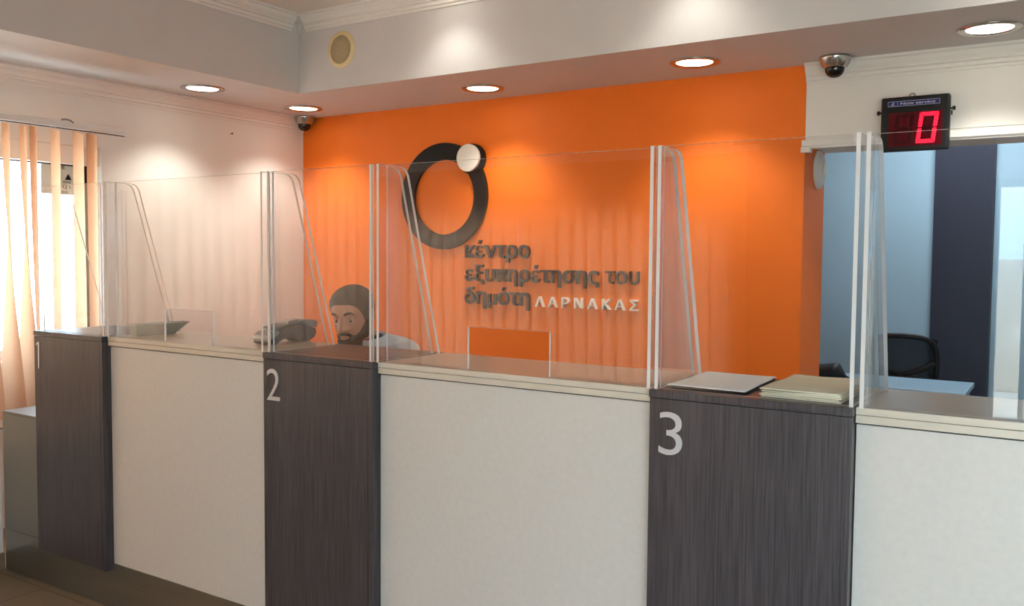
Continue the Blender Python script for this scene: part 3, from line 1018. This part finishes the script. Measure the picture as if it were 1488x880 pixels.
# white folder and stack of papers on pillar 3
def sheet_stack(quad, th, wave=.0, seed=1, n=18):
    rnd = random.Random(seed)
    ph = [rnd.uniform(0, 6) for _ in range(4)]
    m = MB()
    a, b_, c, d = [Vector(q) for q in quad]
    top, bot = [], []
    for i in range(n + 1):
        rt, rb = [], []
        for j in range(n + 1):
            u, v = i / n, j / n
            p = a * (1 - u) * (1 - v) + b_ * u * (1 - v) + c * u * v + d * (1 - u) * v
            h = wave * (sin(u * 5 + ph[0]) * sin(v * 4 + ph[1]) + .6 * sin(v * 9 + ph[2] + 2 * u))
            rt.append(m.bm.verts.new((p.x, p.y, p.z + th + h)))
            rb.append(m.bm.verts.new((p.x, p.y, p.z + max(0, h * .3))))
        top.append(rt)
        bot.append(rb)
    for i in range(n):
        for j in range(n):
            m.bm.faces.new((top[i][j], top[i + 1][j], top[i + 1][j + 1], top[i][j + 1])).smooth = True
            m.bm.faces.new((bot[i][j], bot[i][j + 1], bot[i + 1][j + 1], bot[i + 1][j]))
    for i in range(n):
        m.bm.faces.new((top[i][0], bot[i][0], bot[i + 1][0], top[i + 1][0]))
        m.bm.faces.new((top[i][n], top[i + 1][n], bot[i + 1][n], bot[i][n]))
        m.bm.faces.new((top[0][i], top[0][i + 1], bot[0][i + 1], bot[0][i]))
        m.bm.faces.new((top[n][i], bot[n][i], bot[n][i + 1], top[n][i + 1]))
    return m
t = thing('document_folder', 'white sheet on a black folder lying on pillar 3, left of the paper stack', 'folder', (-.75, 2.2, ZT))
z = ZT + .0005
obj('cover', sheet_stack([(-.842, 2.060, z), (-.652, 2.050, z), (-.662, 2.345, z), (-.850, 2.343, z)], .005), 'black_plastic', t, label='black cover')
z += .0062
obj('sheet', sheet_stack([(-.848, 2.054, z), (-.646, 2.044, z), (-.660, 2.350, z), (-.852, 2.350, z)], .0022, .0006, 3), 'paper', t, label='white paper sheet')
z = ZT + .0005
q = [(-.612, 2.047, z), (-.43, 2.040, z), (-.424, 2.335, z), (-.604, 2.325, z)]
for k in range(5):
    dx, dy = random.uniform(-.004, .004), random.uniform(-.004, .003)
    o = obj('paper_sheaf', sheet_stack([(a + dx, b_ + dy, z) for a, b_, c in q], .0032, .0004 + .0004 * k, 11 + k), 'paper_old')
    tag(o, ['bottom sheaf of the yellowed paper stack on pillar 3', 'second sheaf from the bottom of the yellowed paper stack on pillar 3',
            'middle sheaf of the yellowed paper stack on pillar 3', 'sheaf just under the top of the yellowed paper stack on pillar 3',
            'yellowed top sheaf of the paper stack on pillar 3, right of the folder'][k], 'paper', 'yellowed paper stack on pillar 3')
    z += .0045

# ------------------------------------------------------------------ seated man
def catmull(tab, z):
    n = len(tab)
    if z <= tab[0][0]:
        return tab[0][1:]
    if z >= tab[-1][0]:
        return tab[-1][1:]
    for i in range(n - 1):
        if tab[i][0] <= z <= tab[i + 1][0]:
            break
    p0, p1, p2, p3 = tab[max(i - 1, 0)], tab[i], tab[i + 1], tab[min(i + 2, n - 1)]
    s = (z - p1[0]) / (p2[0] - p1[0])
    out = []
    for k in range(1, len(p1)):
        d1 = (p2[k] - p0[k]) / (p2[0] - p0[0]) * (p2[0] - p1[0]) if p2[0] != p0[0] else 0
        d2 = (p3[k] - p1[k]) / (p3[0] - p1[0]) * (p2[0] - p1[0]) if p3[0] != p1[0] else 0
        out.append((2 * s ** 3 - 3 * s ** 2 + 1) * p1[k] + (s ** 3 - 2 * s ** 2 + s) * d1 + (-2 * s ** 3 + 3 * s ** 2) * p2[k] + (s ** 3 - s ** 2) * d2)
    return out
HEAD = [  # z, half width, front y, back y
    (-.121, .004, -.058, -.040), (-.116, .026, -.076, -.014), (-.104, .044, -.084, .012), (-.085, .056, -.086, .034), (-.06, .064, -.088, .056),
    (-.035, .069, -.089, .076), (-.005, .074, -.091, .094), (.025, .0765, -.094, .102), (.055, .0755, -.089, .102),
    (.082, .067, -.074, .092), (.102, .050, -.050, .072), (.114, .028, -.02, .046), (.119, .003, .008, .02)]
def g(x, s):
    return math.exp(-(x / s) ** 2 / 2)
def sstep(x, a, b_):
    t_ = max(0, min(1, (x - a) / (b_ - a)))
    return t_ * t_ * (3 - 2 * t_)
def head_pt(a, z):
    """a: angle from the face direction (-y), positive to the person's left (+x)"""
    hw, yf, yb = catmull(HEAD, z)
    yc = .012 if z > -.09 else (yf + yb) / 2
    yc = max(min(yc, yb - .002), yf + .002)
    sx = math.copysign(abs(sin(a)) ** .92, sin(a)) * hw
    cc = cos(a)
    y = yc + (yf - yc) * abs(cc) ** .86 if cc > 0 else yc + (yb - yc) * abs(cc) ** .95
    p = Vector((sx, y, z))
    if cc > 0:
        fx = abs(p.x)
        # nose
        ridge = sstep(z, -.052, -.040) * (1 - sstep(z, -.042, .022)) * .028 + .006 * g(z - .005, .014)
        wn = .0085 + .006 * g(z + .038, .011)
        p.y -= ridge * g(p.x, wn)
        p.y -= .007 * g(fx - .014, .006) * g(z + .042, .007)
        # eye sockets, brows, cheeks
        p.y += .010 * g(fx - .033, .014) * g(z - .004, .010)
        p.y += .004 * g(fx - .014, .006) * g(z - .004, .012)
        p.y -= .005 * g(fx - .03, .020) * g(z - .026, .008)
        p.y -= .004 * g(fx - .044, .014) * g(z + .026, .014)
        # mouth, corners lifted in a slight smile
        z = z - .006 * min(1.5, (p.x / .022) ** 2)
        p.y -= .0055 * g(p.x, .020) * g(z + .0655, .0045)
        p.y -= .0065 * g(p.x, .018) * g(z + .0805, .005)
        p.y += .005 * g(p.x, .024) * g(z + .0725, .0028)
        p.y += .003 * g(p.x, .016) * g(z + .0905, .005)
        p.y -= .006 * g(p.x, .016) * g(z + .106, .010)
    return p
NA, NZ = 88, 92
zs = [-.121 + .24 * (k / (NZ - 1)) for k in range(NZ)]
def head_mt():
    return Matrix.Translation((-2.552, 2.75, 1.153)) @ Euler((radians(9), radians(-3), radians(13))).to_matrix().to_4x4()
HM = head_mt()
def head_grid(bm, off=None, mask=None, mi=0):
    V = {}
    rows = []
    for z in zs:
        row = []
        for k in range(NA):
            a = -pi + 2 * pi * k / NA
            p = head_pt(a, z)
            if off:
                e = .004
                du = head_pt(a + e, z) - head_pt(a - e, z)
                dz = head_pt(a, min(z + e, .119)) - head_pt(a, max(z - e, -.121))
                nrm = du.cross(dz)
                nrm = nrm.normalized() if nrm.length > 1e-9 else Vector((0, 0, 1 if z > 0 else -1))
                p = p + nrm * off(a, z, p)
            row.append((p, mask(a, z, p) if mask else 1))
        rows.append(row)
    def vert(i, k):
        if (i, k) not in V:
            V[(i, k)] = bm.verts.new(rows[i][k][0])
        return V[(i, k)]
    for i in range(NZ - 1):
        for k in range(NA):
            k2 = (k + 1) % NA
            if all(rows[ii][kk][1] > 0 for ii in (i, i + 1) for kk in (k, k2)):
                f = bm.faces.new((vert(i, k), vert(i, k2), vert(i + 1, k2), vert(i + 1, k)))
                f.smooth = True
                f.material_index = mi
    if not mask:
        for i, rev in ((0, True), (NZ - 1, False)):
            vs = [vert(i, k) for k in range(NA)]
            bm.faces.new(vs[::-1] if rev else vs)

def skin_mesh(nodes, edges, root):
    """grow a limb skeleton into one smooth surface with the Skin modifier; returns a bmesh in world space"""
    me = bpy.data.meshes.new('skeleton')
    keys = list(nodes)
    idx = {k: i for i, k in enumerate(keys)}
    me.from_pydata([nodes[k][0] for k in keys], [(idx[a], idx[b_]) for a, b_ in edges], [])
    o = bpy.data.objects.new('skeleton', me)
    C.objects.link(o)
    md = o.modifiers.new('skin', 'SKIN')
    md.use_smooth_shade = True
    sv = me.skin_vertices[0].data
    for k in keys:
        r = nodes[k][1]
        sv[idx[k]].radius = r if isinstance(r, tuple) else (r, r)
        sv[idx[k]].use_root = (k == root)
    sd = o.modifiers.new('sub', 'SUBSURF')
    sd.levels = sd.render_levels = 2
    dg = bpy.context.evaluated_depsgraph_get()
    em = bpy.data.meshes.new_from_object(o.evaluated_get(dg))
    bm = bmesh.new()
    bm.from_mesh(em)
    for f in bm.faces:
        f.smooth = True
    bpy.data.meshes.remove(em)
    bpy.data.objects.remove(o)
    bpy.data.meshes.remove(me)
    return bm

man = thing('person', 'seated man with short dark hair, beard and pale grey shirt behind pillar 2', 'person', (-2.55, 2.98, 0))
MX = -2.55
N, Ed = {}, []
def node(k, co, r, prev=None):
    N[k] = (Vector(co), r)
    if prev:
        Ed.append((prev, k))
node('pelvis', (MX, 3.02, .54), (.15, .12))
node('belly', (MX, 2.99, .70), (.14, .11), 'pelvis')
node('chest', (MX, 2.94, .87), (.15, .115), 'belly')
node('upper', (MX, 2.91, .95), (.085, .055), 'chest')
node('neck', (MX, 2.862, 1.03), .05, 'upper')
node('neck2', (MX, 2.80, 1.085), .056, 'neck')
node('skull', (MX, 2.775, 1.13), .052, 'neck2')
for s, sd in ((-1, 'r'), (1, 'l')):
    node('sh' + sd, (MX + s * .15, 2.90, .965), .05, 'upper')
    node('ua' + sd, (MX + s * .205, 2.88, .88), .05, 'sh' + sd)
    node('el' + sd, (MX + s * .24, 2.84, .70), .04, 'ua' + sd)
    node('fa' + sd, (MX + s * .20, 2.73, .66), .038, 'el' + sd)
    node('wr' + sd, (MX + s * .13, 2.60, .645), .027, 'fa' + sd)
    node('pa' + sd, (MX + s * .105, 2.55, .64), (.034, .016), 'wr' + sd)
    node('kn' + sd, (MX + s * .085, 2.515, .638), (.038, .014), 'pa' + sd)
    for q, (dx, ln) in enumerate(((-.027, .07), (-.009, .078), (.009, .072), (.026, .057))):
        bx = MX + s * .085 + dx
        node('f%d0%s' % (q, sd), (bx, 2.50, .638), .009, 'kn' + sd)
        node('f%d1%s' % (q, sd), (bx - s * .008, 2.50 - ln * .5, .634), .0085, 'f%d0%s' % (q, sd))
        node('f%d2%s' % (q, sd), (bx - s * .014, 2.50 - ln * .95, .618), .007, 'f%d1%s' % (q, sd))
    node('t0' + sd, (MX + s * .075, 2.545, .645), .011, 'pa' + sd)
    node('t1' + sd, (MX + s * .048, 2.52, .645), .010, 't0' + sd)
    node('t2' + sd, (MX + s * .036, 2.49, .638), .008, 't1' + sd)
    node('hip' + sd, (MX + s * .09, 2.97, .53), .09, 'pelvis')
    node('th' + sd, (MX + s * .11, 2.72, .535), .075, 'hip' + sd)
    node('k' + sd, (MX + s * .12, 2.52, .52), .056, 'th' + sd)
    node('ca' + sd, (MX + s * .12, 2.55, .33), .052, 'k' + sd)
    node('an' + sd, (MX + s * .12, 2.60, .09), .036, 'ca' + sd)
    node('to' + sd, (MX + s * .125, 2.47, .04), (.04, .03), 'an' + sd)
bm = skin_mesh(N, Ed, 'pelvis')
hb = bmesh.new()
head_grid(hb)
# ears
for s in (-1, 1):
    em = MB()
    def ear(u, v, s=s):
        a, r = 2 * pi * u, sin(pi * v)
        rim = 1 - .5 * math.exp(-((r - .55) / .2) ** 2)
        return Vector((s * (.0765 + .012 * cos(pi * v) * rim + .006 * r * cos(a)), .022 + .017 * r * cos(a) * (1.0 + .25 * sin(a)), -.006 + .032 * r * sin(a)))
    em.grid(ear, 24, 14, closeu=True)
    me = bpy.data.meshes.new('tmp')
    em.bm.to_mesh(me)
    em.bm.free()
    hb.from_mesh(me)
    bpy.data.meshes.remove(me)
# upper eyelids
for s in (-1, 1):
    em = MB()
    def lid(u, v, s=s):
        th, ph = -pi * .5 + pi * u, radians(2) + radians(84) * v
        return Vector((s * .033 + .0128 * sin(th) * 1.1, -.0705 - .0124 * cos(th) * cos(ph), .002 + .0124 * sin(ph)))
    em.grid(lid, 14, 8)
    me = bpy.data.meshes.new('tmp')
    em.bm.to_mesh(me)
    em.bm.free()
    hb.from_mesh(me)
    bpy.data.meshes.remove(me)
bmesh.ops.transform(hb, matrix=HM, verts=hb.verts)
me = bpy.data.meshes.new('tmp')
hb.to_mesh(me)
hb.free()
bm.from_mesh(me)
bpy.data.meshes.remove(me)
for f in bm.faces:
    f.smooth = True
obj('body', bm, 'skin', man)
# hair cap and beard as shells over the head
def hairline(a):
    d = abs(math.degrees(a))
    tab = [(0, .066), (25, .064), (42, .056), (56, .040), (66, .012), (74, -.022), (80, -.03), (88, -.012), (97, .028), (112, .020), (124, -.03), (150, -.065), (180, -.07)]
    for (d0, z0), (d1, z1) in zip(tab, tab[1:]):
        if d0 <= d <= d1:
            return z0 + (z1 - z0) * (d - d0) / (d1 - d0)
    return 0
def hmask(a, z, p):
    return z - hairline(a) + .012
def hoff(a, z, p):
    h = z - hairline(a)
    return -.004 + .0055 * sstep(h, -.008, .002) + .010 * sstep(h, 0, .035) * (.55 + .45 * sstep(z, -.02, .07)) + .0012 * sin(a * 41 + z * 160)
hb = bmesh.new()
head_grid(hb, hoff, hmask)
hb.faces.ensure_lookup_table()
top = [v for v in hb.verts if v.is_boundary and v.co.z > .1]
bmesh.ops.holes_fill(hb, edges=[e for e in hb.edges if e.is_boundary and all(v.co.z > .1 for v in e.verts)], sides=0)
bmesh.ops.transform(hb, matrix=HM, verts=hb.verts)
obj('hair', hb, 'hair', man)
def bmask(a, z, p):
    if cos(a) < -.1:
        return -1
    d = abs(math.degrees(a))
    line = -.060
    tab = [(0, -.0525), (20, -.0535), (30, -.066), (45, -.068), (58, -.052), (70, -.028), (78, .0), (100, .02)]
    for (d0, z0), (d1, z1) in zip(tab, tab[1:]):
        if d0 <= d <= d1:
            line = z0 + (z1 - z0) * (d - d0) / (d1 - d0)
    m_ = line - z
    if d > 88:
        m_ = min(m_, (96 - d) * .002)
    # leave the lips free
    lip = ((p.x / .0215) ** 2 + ((z + .0735) / .0095) ** 2) - 1
    return min(m_, lip * .006)
def boff(a, z, p):
    return -.003 + .0042 * sstep(bmask(a, z, p), -.006, .003) + .003 * sstep(bmask(a, z, p), 0, .016) + .0006 * sin(a * 90 + z * 300)
hb = bmesh.new()
head_grid(hb, boff, lambda a, z, p: bmask(a, z, p) + .008)
bmesh.ops.transform(hb, matrix=HM, verts=hb.verts)
obj('beard', hb, 'beard', man)
for s in (-1, 1):
    b = MB().lathe([(.0102 * sin(pi * k / 14), -.0102 * cos(pi * k / 14)) for k in range(15)], (s * .033, -.0705, .001), 'Z', 24).xf(HM)
    e = obj('eye', b, 'eye_white', man)
    b = MB().lathe([(0, 0), (.004, .0002), (.0064, .0014), (.0064, .003), (0, .003)], (s * .033 + .002, -.0814, -.0045), 'Y', 20).xf(HM)
    obj('iris', b, 'iris', e)
    b = MB().tube([HM @ (head_pt(s * radians(q), .0235 + zz) + Vector((0, -.0025, 0))) for q, zz in ((11, -.001), (17, .003), (24, .006), (31, .006), (38, .002), (42, -.003))], [.0024, .0042, .0046, .0042, .003, .0016], 8)
    obj('eyebrow', b, 'hair', man)
# shirt: torso and sleeves
N, Ed = {}, []
node('pelvis', (MX, 3.02, .52), (.175, .14))
node('belly', (MX, 2.99, .70), (.165, .135), 'pelvis')
node('chest', (MX, 2.94, .87), (.175, .135), 'belly')
node('upper', (MX, 2.905, .975), (.145, .11), 'chest')
node('collar', (MX, 2.868, 1.025), (.09, .082), 'upper')
for s, sd in ((-1, 'r'), (1, 'l')):
    node('sh' + sd, (MX + s * .155, 2.90, .985), .078, 'upper')
    node('ua' + sd, (MX + s * .21, 2.88, .88), .064, 'sh' + sd)
    node('el' + sd, (MX + s * .242, 2.84, .70), .054, 'ua' + sd)
    node('fa' + sd, (MX + s * .20, 2.73, .662), .047, 'el' + sd)
    node('cu' + sd, (MX + s * .15, 2.64, .652), .038, 'fa' + sd)
bm = skin_mesh(N, Ed, 'pelvis')
sh = obj('shirt', bm, 'shirt', man)
def collar(u, v):
    a = pi * 2 * (.06 + .88 * u) - pi / 2
    r = .070 + .016 * v
    return Vector((MX + (r + .004) * cos(a), 2.848 + r * 1.0 * sin(a) + .02 * v * 0, 1.062 - .045 * v + .016 * sin(a)))
obj('collar', MB().grid(collar, 40, 5), 'shirt', sh, thick=.003)
obj('undershirt', MB().lathe([(.064, -.02), (.066, .02), (.064, .046), (.060, .05)], (MX, 2.845, 1.02), 'Z', 32), 'tee', man)
N, Ed = {}, []
node('pelvis', (MX, 3.02, .53), (.165, .13))
for s, sd in ((-1, 'r'), (1, 'l')):
    node('hip' + sd, (MX + s * .09, 2.97, .535), .1, 'pelvis')
    node('th' + sd, (MX + s * .11, 2.72, .54), .085, 'hip' + sd)
    node('k' + sd, (MX + s * .12, 2.515, .525), .068, 'th' + sd)
    node('ca' + sd, (MX + s * .12, 2.55, .33), .064, 'k' + sd)
    node('an' + sd, (MX + s * .12, 2.60, .09), .055, 'ca' + sd)
obj('trousers', skin_mesh(N, Ed, 'pelvis'), 'trousers', man)

# ------------------------------------------------------------------ office chairs
def office_chair(label, loc, rz):
    t = thing('office_chair', label, 'office chair', (0, 0, 0), 'black office chairs')
    obj('seat', MB().box(-.24, .24, -.24, .23, .405, .465, .028, seg=3), 'chair_fabric', t)
    W, z0, z1 = .195, .58, .94
    pts = []
    for k in range(40):
        a = 2 * pi * k / 40
        cx, cz = abs(cos(a)) ** .5 * math.copysign(1, cos(a)), abs(sin(a)) ** .5 * math.copysign(1, sin(a))
        zz = (z0 + z1) / 2 + (z1 - z0) / 2 * cz
        pts.append((W * cx * (1 - .06 * (1 - (zz - z0) / (z1 - z0))), .27 + .05 * (1 - cx * cx) * 1.0 + .03 * (zz - z0), zz + .02 * (1 - cx * cx) * (1 if cz > 0 else -1)))
    obj('back_frame', MB().tube(pts, .016, 10, closed=True), 'black_plastic', t)
    def net(u, v):
        cx = -1 + 2 * u
        zz = z0 + (z1 - z0) * v
        return Vector((W * cx * .97, .27 + .05 * (1 - cx * cx) + .03 * (zz - z0), zz + .02 * (1 - cx * cx) * (2 * v - 1)))
    obj('back_mesh', MB().grid(net, 13, 13), 'chair_mesh', t, thick=.002)
    b = MB()
    b.tube([(-.178, .30, .80), (-.09, .34, .755), (0, .355, .73), (.09, .34, .755), (.178, .30, .80)], .017, 10)
    obj('lumbar_bar', b, 'black_plastic', t)
    obj('back_post', MB().tube([(0, .1, .39), (0, .28, .40), (0, .35, .48), (0, .358, .73)], .02, 10), 'black_plastic', t)
    obj('gas_post', MB().cyl(.028, .31, (0, 0, .095), seg=20), 'black_plastic', t)
    for k in range(5):
        a = 2 * pi * k / 5 + .3
        b = MB().tube([(0, 0, .105), (.14 * cos(a), .14 * sin(a), .1), (.29 * cos(a), .29 * sin(a), .075)], [.026, .022, .016], 10)
        leg = obj('leg', b, 'black_plastic', t)
        ax = a + pi / 2
        b = MB().cyl(.03, .036, (0, 0, -.018), 'Z', 20, bev=.004).xf(Matrix.Translation((.29 * cos(a), .29 * sin(a), .031)) @ Matrix.Rotation(a, 4, 'Z') @ Matrix.Rotation(pi / 2, 4, 'X'))
        obj('castor', b, 'black_plastic', leg)
    t.location = loc
    t.rotation_euler.z = rz
    return t
oc = office_chair('black mesh office chair behind the pale desk in the back office', (-.875, 5.93, -.04), pi + .1)
oc.location.z = 0
t = thing('swivel_stool', 'low black swivel stool under the seated man behind the counter', 'stool', (MX, 3.0, 0))
obj('seat', MB().lathe([(0, .34), (.15, .34), (.185, .352), (.19, .37), (.18, .388), (.15, .396), (0, .396)], (MX, 3.0, 0), seg=40), 'chair_fabric', t)
obj('gas_post', MB().cyl(.025, .27, (MX, 3.0, .07), seg=20), 'chrome', t)
for k in range(5):
    a = 2 * pi * k / 5 + .9
    obj('leg', MB().tube([(MX + .02 * cos(a), 3.0 + .02 * sin(a), .085), (MX + .25 * cos(a), 3.0 + .25 * sin(a), .045), (MX + .26 * cos(a), 3.0 + .26 * sin(a), .012)], [.02, .014, .011], 10), 'black_plastic', t)

# ------------------------------------------------------------------ desk and bag in the back office
t = thing('office_desk', 'pale blue office desk behind the wall opening', 'desk', (-1.0, 5.0, 0))
obj('desk_top', MB().box(-1.9, -.43, 4.836, 5.31, .725, .75, .002), 'desk_blue', t)
for x, y in ((-1.88, 4.88), (-.49, 4.88), (-1.88, 5.25), (-.49, 5.25)):
    obj('leg', MB().box(x, x + .04, y, y + .04, 0, .7245, .002), 'steel', t)
obj('modesty_panel', MB().box(-1.83, -.495, 4.92, 4.938, .3, .7245, .001), 'desk_blue', t)

b = MB()
def bagf(u, v):
    s = u
    x = -1.27 + .235 * s
    prof = .055 * min(1, (1 - s) * 5 + .15) * (1 - .12 * sin(5 * s)) + .008
    a = 2 * pi * v
    return Vector((x, 5.03 + .075 * cos(a) * (min(1, (1 - s) * 4 + .2)), .7535 + max(0, prof * (1 + sin(a)) * .62)))
b.grid(bagf, 26, 25)
for e in (0, 25):
    pass
bmesh.ops.remove_doubles(b.bm, verts=b.bm.verts, dist=1e-5)
bmesh.ops.holes_fill(b.bm, edges=[e for e in b.bm.edges if e.is_boundary], sides=0)
t = thing('black_bag', 'black soft case lying on the pale blue office desk', 'bag', (-1.15, 5.03, .751))
obj('pouch', b, 'bag_fabric', t)
obj('strap', MB().tube([(-1.05, 5.0, .775), (-1.02, 4.99, .77), (-1.0, 4.985, .76), (-.985, 4.99, .756)], .005, 8), 'bag_fabric', t)
